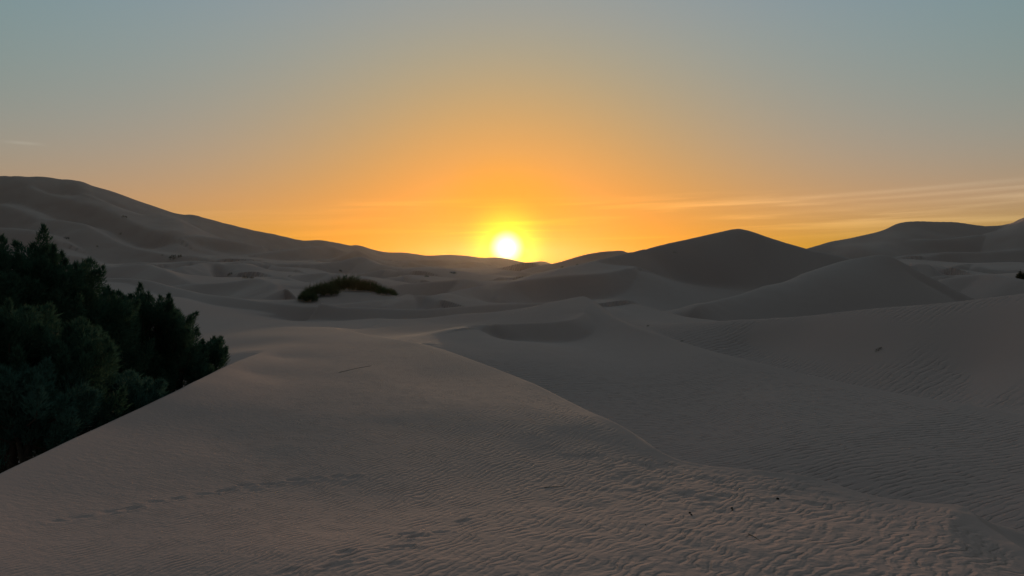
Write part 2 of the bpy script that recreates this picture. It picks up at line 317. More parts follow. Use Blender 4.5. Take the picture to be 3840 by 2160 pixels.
for az, rr, zz in [(-.85, 30, -3), (-.85, 100, -1), (-.85, 300, 15), (-.85, 900, 90), (-.85, 2500, 40), (.85, 12, -3.5), (.85, 30, -1.5), (.85, 100, 0), (.85, 450, 30), (.85, 1500, 30), (.85, 3000, 20),
                   (-.5, 1500, 60), (-.3, 1800, 30), (0, 2500, -5), (.25, 1500, -5), (.4, 1500, 0), (.3, 2800, -10), (-.3, 3500, -10), (0, 6000, -30), (.5, 6000, -40), (-.5, 6000, -40), (.45, 900, 15), (.15, 600, -5), (.2, 300, -4)]:
    ANCH.append(np.array((math.sin(az) * rr, math.cos(az) * rr, zz)))
for az in (-2.6, -1.9, -1.3, 1.3, 1.9, 2.6):
    for rr, zz in ((6, -2.8), (25, -4), (120, -4), (600, 0), (4000, -20)):
        ANCH.append(np.array((math.sin(az) * rr, math.cos(az) * rr, zz)))
ANCH = np.array(ANCH)

KLOG = 0.55


def polar(x, y):
    return np.arctan2(x, y), np.log(np.maximum(np.hypot(x, y), 0.3)) * KLOG


def densify(pts):
    """crest points -> smooth polyline (x, y, z, factor) by Catmull-Rom"""
    q = np.array([(*P(p[0], p[1], p[2]), p[3] if len(p) > 3 else 1.0) for p in pts])
    out = []
    n = len(q)
    for i in range(n - 1):
        p0, p1, p2, p3 = q[max(i - 1, 0)], q[i], q[i + 1], q[min(i + 2, n - 1)]
        # centripetal-like safety: scale tangents to the segment
        L = np.linalg.norm(p2[:2] - p1[:2]) + 1e-6
        t1 = (p2 - p0) * (L / (np.linalg.norm((p2 - p0)[:2]) + 1e-6))
        t2 = (p3 - p1) * (L / (np.linalg.norm((p3 - p1)[:2]) + 1e-6))
        for t in (0, .25, .5, .75):
            t_2, t_3 = t * t, t * t * t
            out.append((2 * t_3 - 3 * t_2 + 1) * p1 + (t_3 - 2 * t_2 + t) * t1 * .9 + (-2 * t_3 + 3 * t_2) * p2 + (t_3 - t_2) * t2 * .9)
    out.append(q[-1])
    return np.array(out)


FARTHER = 1.15


def fore_d(D):
    return D * (1 + .2 * min(max((16 - D) / 10, 0), 1))


for r in RIDGES:
    if r[0] == 'fore': r[6][:] = [(p[0], p[1], fore_d(p[2]), *p[3:]) for p in r[6]]
    if r[0] in ('crest', 'slope'): r[6][:] = [(p[0], p[1], p[2] * FARTHER, *p[3:]) for p in r[6]]
for r in RIDGES:                          # the great dunes stand steep: their lower crests lie not far in front of the skyline
    mean_d = sum(p[2] for p in r[6]) / len(r[6])
    if r[0] == 'far' and 370 < mean_d < 860:
        r[6][:] = [(p[0], p[1], (lambda k: k - (k - p[2]) * .5)(float(np.interp(p[0], [0, 960, 1500, 1900], [950, 1085, 1255, 1400]))), *p[3:]) for p in r[6]]
    if r[0] == 'right' and mean_d < 460:
        r[6][:] = [(p[0], p[1], 555 - (555 - p[2]) * .45, *p[3:]) for p in r[6]]
LINES = [densify(r[6]) for r in RIDGES]


def prof(kind, u):
    v = np.clip(1 - u, 0, 1)
    if kind == 's':                       # straight slip face with a short soft toe
        return np.where(v > .2, (v - .1) / .9, v * v / .36)
    if kind == 'r':                       # rounded shoulder
        return v * v * (3 - 2 * v) * .55 + .45 * v ** 1.5
    return v ** 1.7


def relief(x, y, want_id=False):
    """height above the carrier from all crest lines; x, y flat arrays"""
    best = np.zeros_like(x)
    drop = np.zeros_like(x)
    bid = np.full(x.shape, -1, np.int16)
    for k, (r, q) in enumerate(zip(RIDGES, LINES)):
        _, h, wn, wf, kn, kf, _ = r
        wm = max(wn, wf)
        sel = np.nonzero((x > q[:, 0].min() - wm) & (x < q[:, 0].max() + wm) & (y > q[:, 1].min() - wm) & (y < q[:, 1].max() + wm))[0]
        if len(sel) == 0: continue
        X, Y = x[sel], y[sel]
        bd = np.full(X.shape, 1e18)
        bf = np.zeros_like(X)
        bw = np.zeros_like(X)
        bs = np.zeros_like(X)
        for a, c in zip(q[:-1], q[1:]):
            dx, dy = c[0] - a[0], c[1] - a[1]
            L2 = dx * dx + dy * dy
            if L2 < 1e-9: continue
            t = np.clip(((X - a[0]) * dx + (Y - a[1]) * dy) / L2, 0, 1)
            ex, ey = X - a[0] - t * dx, Y - a[1] - t * dy
            d = ex * ex + ey * ey
            m = d < bd
            bd = np.where(m, d, bd)
            wt = 1.0 / (d + 2e-3 * L2 + 1e-4) ** 4      # relief factor: a soft average, so that it never jumps
            bf += wt * (a[3] + t * (c[3] - a[3]))
            bw += wt
            bs = np.where(m, dx * ey - dy * ex, bs)
        bf /= bw
        e_ = .0042 * np.hypot(X, Y)                  # crests are rounded over about one grid cell
        d = np.sqrt(bd + e_ * e_) - e_
        near = bs < 0
        if kn == 'n':                     # brink: level on the near side, drop beyond it, rising again further out
            fall = 1 - prof('s', d / (wf * np.maximum(bf, .05)))
            z = np.where(near, 0, -h * bf * fall * (1 - sstep(.35 * wn, wn, d)))
            drop[sel] += z
            continue
        # slip faces keep their angle: their width follows the relief
        un = d / (wn * (np.maximum(bf, .02) if kn == 's' else 1))
        uf = d / (wf * (np.maximum(bf, .02) if kf == 's' else 1))
        z = h * bf * np.where(near, prof(kn, un), prof(kf, uf))
        cur = best[sel]
        kk = 0.12 * h
        m = z > cur
        dd = np.abs(z - cur)
        s = np.maximum(kk - dd, 0) ** 2 / (4 * kk) * (np.minimum(z, cur) > 0.01 * h)
        best[sel] = np.where(m, z, cur) + s * 0.0
        bid[sel] = np.where(m & (z > .25 * h * bf), k, bid[sel])
    best = best + drop
    return (best, bid) if want_id else best


def signed(q, x, y):
    """signed distance to a crest line, positive beyond it"""
    bd = np.full(x.shape, 1e18)
    bs = np.zeros_like(x)
    for a, c in zip(q[:-1], q[1:]):
        dx, dy = c[0] - a[0], c[1] - a[1]
        L2 = dx * dx + dy * dy
        if L2 < 1e-9: continue
        t = np.clip(((x - a[0]) * dx + (y - a[1]) * dy) / L2, 0, 1)
        ex, ey = x - a[0] - t * dx, y - a[1] - t * dy
        d = ex * ex + ey * ey
        m = d < bd
        bd = np.where(m, d, bd)
        bs = np.where(m, dx * ey - dy * ex, bs)
    return np.sqrt(bd) * np.sign(bs)


# carrier: thin-plate surface (elevation angle over azimuth and log range) fitted so that carrier + relief meets every crest
ctrl = []
for q in LINES:
    ctrl.append(q[::2, :3])
ctrl.append(ANCH)
ctrl = np.concatenate(ctrl)
ca, cl = polar(ctrl[:, 0], ctrl[:, 1])
keep = []
for i in range(len(ctrl)):                # thin out points that nearly coincide
    if all((ca[i] - ca[j]) ** 2 + (cl[i] - cl[j]) ** 2 > 0.006 ** 2 for j in keep): keep.append(i)
ctrl, ca, cl = ctrl[keep], ca[keep], cl[keep]
cr = np.hypot(ctrl[:, 0], ctrl[:, 1])


def tps(r2):
    return 0.5 * r2 * np.log(r2 + 1e-12)


N = len(ctrl)
K = tps((ca[:, None] - ca) ** 2 + (cl[:, None] - cl) ** 2)
Pm = np.stack([np.ones(N), ca, cl], 1)
A = np.zeros((N + 3, N + 3))
A[:N, :N] = K + np.eye(N) * 2e-4
A[:N, N:] = Pm
A[N:, :N] = Pm.T
Ainv = np.linalg.inv(A)
rel_c = relief(ctrl[:, 0], ctrl[:, 1])
target = (ctrl[:, 2] - rel_c) / cr
val = target.copy()
for it in range(4):
    w = Ainv @ np.concatenate([val, np.zeros(3)])
    fit = K @ w[:N] + Pm @ w[N:]
    val = val + 0.7 * (target - fit)
w = Ainv @ np.concatenate([val, np.zeros(3)])
print('controls', N, 'residual px', np.percentile(np.abs(K @ w[:N] + Pm @ w[N:] - target), (50, 90, 99)) * FPX)


def carrier_t(a, l):
    out = np.empty_like(a)
    for s in range(0, len(a), 4000):
        aa, ll = a[s:s + 4000, None], l[s:s + 4000, None]
        out[s:s + 4000] = tps((aa - ca) ** 2 + (ll - cl) ** 2) @ w[:N] + w[N] + w[N + 1] * aa[:, 0] + w[N + 2] * ll[:, 0]
    return out


# polar grid
FINE = 0.67
az_f = np.linspace(-FINE, FINE, 860)
az_o = FINE + np.cumsum(np.linspace(0.004, 0.09, 52))
az_o = az_o[az_o < math.pi - .02]
AZ = np.concatenate([-az_o[::-1], az_f, az_o])
AZ = np.concatenate([[-math.pi], AZ, [math.pi]])
RR = np.concatenate([np.geomspace(.4, 4.6, 24)[:-1], np.exp(np.arange(math.log(4.6), math.log(30), .0042)),
                     np.exp(np.arange(math.log(30), math.log(250), .005)), np.exp(np.arange(math.log(250), math.log(1700), .0052)),
                     np.geomspace(1700, 4500, 30)])
na, nr = len(AZ), len(RR)
print('grid', na, nr)


def cubic_up(xc, x):
    """sparse Catmull-Rom weights from uniform knots xc to x"""
    h = xc[1] - xc[0]
    i = np.clip(((x - xc[0]) / h).astype(int), 1, len(xc) - 3)
    t = (x - xc[i]) / h
    W = np.stack([-.5 * t + t * t - .5 * t ** 3, 1 - 2.5 * t * t + 1.5 * t ** 3, .5 * t + 2 * t * t - 1.5 * t ** 3, -.5 * t * t + .5 * t ** 3], 1)
    return i, W


ac = np.linspace(-3.3, 3.3, 660)
lc = np.linspace(math.log(.3), math.log(14000), 360)
ga, gl = np.meshgrid(ac, lc * KLOG)
TC = carrier_t(ga.ravel(), gl.ravel()).reshape(ga.shape)
ir, Wr = cubic_up(lc, np.log(RR))
ia, Wa = cubic_up(ac, AZ)
T1 = sum(Wr[:, k:k + 1] * TC[ir + k - 1] for k in range(4))
TG = sum(Wa[:, k] * T1[:, ia + k - 1] for k in range(4))
GX = RR[:, None] * np.sin(AZ)
GY = RR[:, None] * np.cos(AZ)
rel, rid = relief(GX.ravel(), GY.ravel(), True)
GZ = TG * RR[:, None] + rel.reshape(GX.shape)
rid = rid.reshape(GX.shape)
# behind the camera and to the far sides: plain rolling sand
side = sstep(1.0, 1.5, np.abs(AZ))[None, :]
roll = -3.2 + fbm(GX / 60, GY / 60, 3, 5) * np.minimum(RR[:, None] / 60, 2.0)
roll = roll + (-2.3 + 3.2) * np.exp(-(RR[:, None] / 4.0) ** 2)
GZ = GZ * (1 - side) + roll * side
# gentle unevenness of big slopes
rng_amp = np.clip((RR[:, None] - 120) / 400, 0, 1)
GZ = GZ + rng_amp * (fbm(GX / 75, GY / 75, 3, 11) * 1.2)


def ground_z(x, y):
    r, a = math.hypot(x, y), math.atan2(x, y)
    i = min(max(int(np.searchsorted(RR, r)) - 1, 0), nr - 2)
    j = min(max(int(np.searchsorted(AZ, a)) - 1, 0), na - 2)
    s, t = (r - RR[i]) / (RR[i + 1] - RR[i]), (a - AZ[j]) / (AZ[j + 1] - AZ[j])
    return float((GZ[i, j] * (1 - t) + GZ[i, j + 1] * t) * (1 - s) + (GZ[i + 1, j] * (1 - t) + GZ[i + 1, j + 1] * t) * s)


def hit(px, py):
    """first point of the ground under a photo pixel"""
    d = P(px, py, 1.0)
    a = math.atan2(d[0], d[1])
    sl_ = d[2] / math.hypot(d[0], d[1])
    j = min(max(int(np.searchsorted(AZ, a)) - 1, 0), na - 2)
    t = (a - AZ[j]) / (AZ[j + 1] - AZ[j])
    col = (GZ[:, j] * (1 - t) + GZ[:, j + 1] * t) / RR
    i = int(np.argmax(col[15:] >= sl_)) + 15
    f = (sl_ - col[i - 1]) / (col[i] - col[i - 1] + 1e-12)
    r = RR[i - 1] + (RR[i] - RR[i - 1]) * min(max(f, 0), 1)
    return np.array((math.sin(a) * r, math.cos(a) * r, sl_ * r))

# ------------------------------------------------------------------ small relief of the sand
def bump_at(p, ang, la, lb, depth, rim=.35):
    """an oblong dent with a soft rim, pressed into the ground grid"""
    global GZ
    i0, i1 = np.searchsorted(RR, (math.hypot(p[0], p[1]) - 3 * la, math.hypot(p[0], p[1]) + 3 * la))
    a0 = math.atan2(p[0], p[1]); da = 3 * la / math.hypot(p[0], p[1])
    j0, j1 = np.searchsorted(AZ, (a0 - da, a0 + da))
    dx, dy = GX[i0:i1, j0:j1] - p[0], GY[i0:i1, j0:j1] - p[1]
    c, s_ = math.cos(ang), math.sin(ang)
    u, v = (dx * s_ + dy * c) / la, (dx * c - dy * s_) / lb
    q = u * u + v * v
    GZ[i0:i1, j0:j1] += depth * (-np.exp(-q * q * 1.1) + rim * np.exp(-((np.sqrt(q) - 1.45) / .35) ** 2) * (1 + .6 * np.sign(v)))


rnd = random.Random(4)
STEPS = [(410, 1915), (489, 1905), (575, 1880), (661, 1868), (760, 1850), (843, 1838), (922, 1819), (955, 1838), (1001, 1817), (1110, 1802), (1180, 1797), (1263, 1790), (1325, 1793),
         (233, 1947), (300, 1935), (1737, 1956), (1654, 2000), (1524, 2006), (1560, 2016), (1506, 2054), (1292, 2077), (1257, 2125), (1340, 2110), (1073, 2149), (1480, 2120)]
STEP_PTS = [hit(*q) for q in STEPS]
dent = GZ * 0
SLOPE = np.hypot(np.gradient(GZ, axis=0) / np.gradient(RR)[:, None], np.gradient(GZ, axis=1) / (np.gradient(AZ)[None, :] * RR[:, None]))
# trampled, lumpy patch near the right brink, smooth elsewhere
pc = hit(2850, 1850)
tramp = np.exp(-(((GX - pc[0]) / 2.6) ** 2 + ((GY - pc[1]) / 2.4) ** 2)) + .45 * np.exp(-(((GX - 1.2) / 3.0) ** 2 + ((GY - 6.5) / 3.0) ** 2))
near = RR[:, None] < 24
lump = fbm(GX * 2.6 + GY * .5, GY * 2.6, 3, 31)
lump2 = fbm(GX * 4.6 - GY * 1.2, GY * 4.0 + GX * .8, 2, 41)
GZ = GZ + near * tramp * (lump * .016 + np.minimum(lump2, .15) * .016)
# low broad waves over the whole dune underfoot
GZ = GZ + near * (1 - sstep(.4, .6, SLOPE)) * (fbm(GX * .55 + GY * .12, GY * .4 - GX * .15, 2, 51) * .02) * (1 - sstep(16, 24, RR[:, None]))
for k_, q in enumerate(STEP_PTS):
    bump_at(q, .75 + rnd.uniform(-.35, .35), rnd.uniform(.11, .16), rnd.uniform(.045, .06), rnd.uniform(.010, .019))

# ------------------------------------------------------------------ sand material
def mat_new(name):
    m = bpy.data.materials.new(name)
    m.use_nodes = True
    m.node_tree.nodes.clear()
    return m, NB(m.node_tree)


sand, s = mat_new('sand')
o_ = s.n('ShaderNodeOutputMaterial')
bs_ = s.n('ShaderNodeBsdfPrincipled')
bs_.inputs['Roughness'].default_value = 0.95
bs_.inputs['Specular IOR Level'].default_value = 0.12
sand.node_tree.links.new(bs_.outputs[0], o_.inputs[0])
geo = s.n('ShaderNodeNewGeometry')
pos = geo.outputs['Position']
sp = s.n('ShaderNodeSeparateXYZ'); s.put(sp.inputs[0], pos)
px_, py_, pz_ = sp.outputs


def attr(name):
    nd = s.n('ShaderNodeAttribute', attribute_name=name)
    return nd.outputs['Fac']


# wind ripples: base phase and strength lie on the mesh, noise bends and breaks the lines
wv = s.noise(pos, 1.1, 2, .5)
wv2 = s.noise(pos, 4.5, 1, .5)
ph = s.m('ADD', attr('rip_phase'), s.m('MULTIPLY', attr('rip_warp'), s.m('ADD', s.m('MULTIPLY', wv, 4.2), s.m('MULTIPLY', wv2, 1.3))))
a_ = s.m('MULTIPLY', ph, 2 * math.pi)
rip = s.m('ADD', s.m('SINE', a_), s.m('MULTIPLY', s.m('SINE', s.m('ADD', s.m('MULTIPLY', a_, 2), .9)), .35))
amp = s.maprange(s.noise(pos, 3.4, 3, .65), .36, .66, .05, 1.35)
rip = s.m('MULTIPLY', s.m('MULTIPLY', rip, amp), attr('rip_amp'))
lumps = s.m('MULTIPLY', s.noise(pos, 9.0, 3, .62), .012)
hh = s.m('ADD', rip, s.m('MULTIPLY', lumps, attr('rip_any')))
bp = s.n('ShaderNodeBump')
bp.inputs['Strength'].default_value = 1.0
bp.inputs['Distance'].default_value = 1.0
s.put(bp.inputs['Height'], hh)
sand.node_tree.links.new(bp.outputs[0], bs_.inputs['Normal'])
big = s.noise(pos, .05, 1, .5)
mid = wv
fin = s.noise(pos, 260.0, 1, .6)
col = s.mix(s.maprange(big, .35, .65), (0.485, 0.318, 0.308, 1), (0.515, 0.348, 0.340, 1))
col = s.mix(s.maprange(mid, .3, .7, 0, .35), col, (0.475, 0.318, 0.312, 1))
col = s.mix(s.maprange(fin, .3, .7, 0, .5), col, s.vm('MULTIPLY', col, (.86, .86, .87)))
s.put(bs_.inputs['Base Color'], col)

# ------------------------------------------------------------------ ground meshes
V = np.stack([GX, GY, GZ], -1)
du = np.empty_like(V); dv = np.empty_like(V)
du[:, 1:-1] = V[:, 2:] - V[:, :-2]; du[:, 0] = V[:, 1] - V[:, 0]; du[:, -1] = V[:, -1] - V[:, -2]
dv[1:-1] = V[2:] - V[:-2]; dv[0] = V[1] - V[0]; dv[-1] = V[-1] - V[-2]
NRM = np.cross(du, dv)
NRM /= np.linalg.norm(NRM, axis=-1, keepdims=True) + 1e-12
idx = np.arange(na * nr).reshape(nr, na)
Q = np.stack([idx[:-1, :-1], idx[:-1, 1:], idx[1:, 1:], idx[1:, :-1]], -1).reshape(-1, 4)

# where which ripples lie (metres, in plan)
flat = 1 - sstep(.36, .52, SLOPE)
fore = [i for i, r_ in enumerate(RIDGES) if r_[0] == 'fore']
nearm = RR < 75
gx, gy = GX[nearm], GY[nearm]


def full(v, fill=0.0):
    o = np.full(GX.shape, float(fill)); o[nearm] = v
    return o


dR = full(signed(LINES[fore[0]], gx, gy), 9)             # beyond the right brink: positive
dL = full(signed(LINES[fore[2]], gx, gy), 9)             # beyond the left brink: positive
crest_ = [i for i, r_ in enumerate(RIDGES) if r_[0] == 'crest']
dC = full(signed(LINES[crest_[0]], gx, gy), 9)
rr_ = RR[:, None]
on_a = (1 - sstep(-.4, -.12, dR)) * (1 - sstep(-.5, -.15, dL))
beyond = (dC > 0) & (GX > 3.0)
inA = (dR < 0) & (dL < 0) & (GY < 34)
xs = np.linspace(-14, 14, 400)
al = R(15) + R(27) * sstep(-6, 6, xs)
g_ = np.concatenate([[0], np.cumsum(4.6 / np.tan(al))[:-1] * (xs[1] - xs[0])])
phA = np.interp(GX, xs, g_) - 4.6 * GY
phB = (GX * math.cos(R(80)) - GY * math.sin(R(80))) / .20
phS = (GX * math.cos(R(62)) - GY * math.sin(R(62))) / .34
lamA = np.interp(GX, xs, np.sin(al) / 4.6)
ampA = lamA / 17 * on_a * (.4 + .6 * sstep(.2, 2.8, -dL)) * (1 - .2 * sstep(14, 30, rr_))
ampB = .20 / 15 * sstep(.5, 1.2, dR) * (dL < 0) * sstep(.15, .8, np.abs(dC)) * (GX > -7) * (1 - sstep(26, 40, rr_))
ampS = .34 / 20 * sstep(.2, 1.0, dC) * (1 - sstep(40, 60, rr_))
ATT = {'rip_phase': np.where(inA, phA, np.where(beyond, phS, phB)),
       'rip_amp': np.where(inA, ampA, np.where(beyond, ampS, ampB)) * flat,
       'rip_warp': np.where(inA, 1.0, np.where(beyond, .38, .55)),
       'rip_any': flat * (1 - sstep(40, 75, rr_)) * (.45 + .55 * on_a)}
for k_ in ATT: ATT[k_] = (ATT[k_] + 0 * GX).astype(np.float32).ravel()


def sheet(name, quads):
    used, inv = np.unique(quads.ravel(), return_inverse=True)
    me = bpy.data.meshes.new(name)
    me.vertices.add(len(used))
    me.vertices.foreach_set('co', V.reshape(-1, 3)[used].astype(np.float32).ravel())
    me.loops.add(len(inv))
    me.loops.foreach_set('vertex_index', inv.astype(np.int32).ravel())
    me.polygons.add(len(quads))
    me.polygons.foreach_set('loop_start', np.arange(0, len(inv), 4, dtype=np.int32))
    me.polygons.foreach_set('loop_total', np.full(len(quads), 4, np.int32))
    me.polygons.foreach_set('use_smooth', np.ones(len(quads), bool))
    me.update(calc_edges=True)
    for k_, v_ in ATT.items():
        me.attributes.new(k_, 'FLOAT', 'POINT').data.foreach_set('value', v_[used])
    me.normals_split_custom_set_from_vertices(NRM.reshape(-1, 3)[used])
    me.materials.append(sand)
    ob = bpy.data.objects.new(name, me)
    scene.collection.objects.link(ob)
    ob['kind'] = 'structure'
    return ob


# the big dunes are pieces of terrain of their own, joined to the ground without a gap
GN = np.array([{'peak': 1, 'round': 2, 'hump': 3}.get(r_[0], 0) for r_ in RIDGES] + [0])
gid = GN[rid]
rg, ag = RR[:, None] + 0 * GX, AZ[None, :] + 0 * GX
gid = np.where((gid == 0) & (rg > 430) & (ag < .06) & (ag > -1.2), 4, gid)
gid = np.where((gid == 0) & (rg > 330) & (ag > .33) & (ag < 1.2), 5, gid)
fg = gid[:-1, :-1].ravel()
sheet('ground', Q[fg == 0])
for g_ in (1, 2, 3, 4, 5): sheet('dune', Q[fg == g_])

# ------------------------------------------------------------------ plants
def tag(o, label, cat, group=None):
    o['label'] = label
    o['category'] = cat
    if group: o['group'] = group


def leaf_mat(name, c1, c2, trans=.25):
    m, t = mat_new(name)
    o = t.n('ShaderNodeOutputMaterial')
    bs = t.n('ShaderNodeBsdfPrincipled')
    g = t.n('ShaderNodeNewGeometry')
    nz = t.noise(g.outputs['Position'], 2.2, 2, .6)
    cc = t.mix(t.maprange(nz, .3, .7), (*c1, 1), (*c2, 1))
    cc = t.mix(t.m('MULTIPLY', g.outputs['Random Per Island'], .5), cc, t.vm('MULTIPLY', cc, (.55, .6, .6)))
    t.put(bs.inputs['Base Color'], cc)
    bs.inputs['Roughness'].default_value = .8
    bs.inputs['Specular IOR Level'].default_value = .15
    tr = t.n('ShaderNodeBsdfTranslucent')
    t.put(tr.inputs['Color'], cc)
    mx = t.n('ShaderNodeMixShader')
    mx.inputs[0].default_value = trans
    m.node_tree.links.new(bs.outputs[0], mx.inputs[1])
    m.node_tree.links.new(tr.outputs[0], mx.inputs[2])
    m.node_tree.links.new(mx.outputs[0], o.inputs[0])
    return m


M_TAM = leaf_mat('tamarisk_leaf', (.050, .105, .072), (.085, .155, .110), .35)
M_TAMF = leaf_mat('tamarisk_leaf_pale', (.07, .15, .125), (.10, .19, .16))
M_BUSH = leaf_mat('bush_leaf', (.055, .085, .044), (.085, .115, .06), .3)
M_SHRUB = leaf_mat('shrub_leaf', (.085, .085, .055), (.12, .11, .075), .2)

bark, t = mat_new('bark')
o = t.n('ShaderNodeOutputMaterial'); bs = t.n('ShaderNodeBsdfPrincipled')
g = t.n('ShaderNodeNewGeometry')
t.put(bs.inputs['Base Color'], t.mix(t.noise(g.outputs['Position'], 18, 3, .6), (.05, .035, .025, 1), (.12, .09, .07, 1)))
bs.inputs['Roughness'].default_value = .9
bark.node_tree.links.new(bs.outputs[0], o.inputs[0])


def mesh_obj(name, verts, faces, mat, parent=None, smooth=False):
    """verts (n,3) array, faces (m,k) array of one polygon size"""
    me = bpy.data.meshes.new(name)
    verts = np.asarray(verts, np.float32)
    faces = np.asarray(faces, np.int32)
    k = faces.shape[1]
    me.vertices.add(len(verts)); me.vertices.foreach_set('co', verts.ravel())
    me.loops.add(faces.size); me.loops.foreach_set('vertex_index', faces.ravel())
    me.polygons.add(len(faces))
    me.polygons.foreach_set('loop_start', np.arange(0, faces.size, k, dtype=np.int32))
    me.polygons.foreach_set('loop_total', np.full(len(faces), k, np.int32))
    if smooth: me.polygons.foreach_set('use_smooth', np.ones(len(faces), bool))
    me.update(calc_edges=True)
    me.materials.append(mat)
    ob = bpy.data.objects.new(name, me)
    scene.collection.objects.link(ob)
    if parent is not None: ob.parent = parent
    return ob


def empty(name, loc):
    e = bpy.data.objects.new(name, None)
    e.empty_display_size = .3
    e.location = loc
    scene.collection.objects.link(e)
    return e


def tube(path, radii, sides=6):
    """tapered tube along a polyline -> verts, quads"""
    path = np.asarray(path, float)
    vs, fs = [], []
    for i, (p, r) in enumerate(zip(path, radii)):
        d = path[min(i + 1, len(path) - 1)] - path[max(i - 1, 0)]
        d /= np.linalg.norm(d) + 1e-9
        a = np.cross(d, (0.3, .9, .2)); a /= np.linalg.norm(a) + 1e-9
        c = np.cross(d, a)
        for k in range(sides):
            an = 2 * math.pi * k / sides
            vs.append(p + r * (math.cos(an) * a + math.sin(an) * c))
        if i:
            for k in range(sides):
                fs.append((len(vs) - 2 * sides + k, len(vs) - 2 * sides + (k + 1) % sides, len(vs) - sides + (k + 1) % sides, len(vs) - sides + k))
    return np.array(vs), np.array(fs)


def join(parts):
    vs, fs, n = [], [], 0
    for v, f in parts:
        vs.append(v); fs.append(f + n); n += len(v)
    return np.concatenate(vs), np.concatenate(fs)


def sprigs(rng, base, tip, n, rad, ln, wd, spread=.55):
    """n slender leaf triangles in a spindle round the axis base->tip, pointing outwards and along it"""
    axis = tip - base
    L = np.linalg.norm(axis); ax = axis / L
    a = np.cross(ax, (.31, .2, .93)); a /= np.linalg.norm(a); c = np.cross(ax, a)
    t = rng.random(n) ** .85
    prof_ = np.clip(np.sin(np.pi * np.clip(t * .86 + .14, 0, 1)) ** .8, .04, 1)
    rr = rad * prof_ * np.sqrt(rng.random(n)) * (.8 + .4 * rng.random(n))
    an = rng.random(n) * 2 * np.pi
    rad_v = np.cos(an)[:, None] * a + np.sin(an)[:, None] * c
    p = base + t[:, None] * axis + rr[:, None] * rad_v
    d = ax * .8 + rad_v * (spread * (.4 + rr[:, None] / rad)) + rng.normal(0, .35, (n, 3)) + (0, 0, .15)
    d /= np.linalg.norm(d, axis=1)[:, None]
    s = np.cross(d, rng.normal(0, 1, (n, 3))); s /= np.linalg.norm(s, axis=1)[:, None] + 1e-9
    l_ = ln * (.6 + .8 * rng.random(n))[:, None]
    w_ = wd * (.7 + .6 * rng.random(n))[:, None]
    v = np.stack([p - s * w_, p + s * w_, p + d * l_], 1).reshape(-1, 3)
    f = np.arange(3 * n).reshape(-1, 3)
    return v, f


def tamarisk(px, D, top_py, rad, seed, label, dens=1.0, mat=None, squat=1.0, sunk=0.0, lean=0.0, name='tamarisk_tree', cat='tree'):
    """feathery tamarisk: a few leaning stems and a crown of upright plumes"""
    rng = np.random.default_rng(seed)
    c = P(px, 1010, D)
    x, y = c[0], c[1]
    gz = ground_z(x, y) - sunk
    top = P(px, top_py, D)[2]
    H = top - gz
    root = empty(name, (x, y, gz))
    tag(root, label, cat, 'tamarisks in the hollow')
    stems, leaves = [], []
    tips = []
    nst = 5
    for k in range(nst):
        an = 2 * math.pi * (k + rng.random() * .6) / nst
        out = rad * (.25 + .35 * rng.random()) if k else 0.05
        hh = H * (.62 + .2 * rng.random()) if k else H * .86
        pts = []
        for q in np.linspace(0, 1, 7):
            pts.append((out * q ** 1.3 * math.cos(an) + rng.normal(0, .03) + lean * q, out * q ** 1.3 * math.sin(an) + rng.normal(0, .03), -.25 + (hh + .25) * q))
        r0 = .055 + .012 * H * (1 if k == 0 else .7)
        sv_, sf_ = tube(pts, [r0 * (1 - .85 * q) for q in np.linspace(0, 1, 7)])
        mesh_obj('trunk' if k == 0 else 'stem', sv_, sf_, bark, root, True)
        tips.append(pts)
    twigs = []
    npl = int((26 + 11 * rad * H) * dens)
    for k in range(npl):
        # plume bases spread through an egg-shaped crown; tips rise to its outline
        q = rng.random() ** .8
        hz = H * (.10 + .80 * q) if squat == 1.0 else H * (.08 + .72 * q)
        env = rad * (1 - ((hz / H - .35) / .72) ** 2 * (1 if hz / H > .35 else .35)) ** .6
        an = rng.random() * 2 * math.pi
        ro = env * math.sqrt(rng.random()) * .92
        b0 = np.array((ro * math.cos(an) + lean * hz / H, ro * math.sin(an), hz * .9))
        L = (.65 + .55 * rng.random()) * (.8 + .06 * H)
        dirv_ = np.array((math.cos(an) * ro / rad * .75, math.sin(an) * ro / rad * .75, 1.0)) + rng.normal(0, .16, 3)
        dirv_ /= np.linalg.norm(dirv_)
        if b0[2] + L * dirv_[2] > H * (1.0 - .28 * (ro / rad) ** 1.5): L *= .6
        t0 = b0 + dirv_ * L
        pr = (.17 + .13 * rng.random()) * (.85 + .05 * H)
        leaves.append(sprigs(rng, b0, t0, int(470 * dens * (L * pr / .25)) + 120, pr, .10, .0125))
        st = tips[int(rng.integers(nst))]
        s0 = np.array(st[min(int(q * 5) + 1, 6)])
        twigs.append(tube([s0, s0 * .45 + b0 * .55 + (0, 0, -.08), b0, b0 * .35 + t0 * .65], [.022, .016, .011, .003], 4))
    # leaders that make the pointed top
    for k in range(8):
        o_x, o_y = rng.normal(0, rad * .22, 2) * (0 if k == 0 else 1)
        hh = H * (1.0 - (0 if k == 0 else .03 + .02 * k + .05 * rng.random()))
        b0 = np.array((o_x * .8 + lean * .8, o_y * .8, hh - .95)); t0 = np.array((o_x * 1.2 + lean, o_y * 1.2, hh))
        leaves.append(sprigs(rng, b0, t0, int(520 * dens) + 100,   .17, .095, .0125, .4))
        twigs.append(tube([np.array(tips[0][5]), b0, b0 * .3 + t0 * .7], [.02, .012, .003], 4))
    bv, bf_ = join(twigs)
    br = mesh_obj('branches', bv, bf_, bark, root, True)
    br['kind'] = 'stuff'
    lv, lf = join(leaves)
    mesh_obj('crown', lv, lf, mat or M_TAM, root)
    return len(lf)


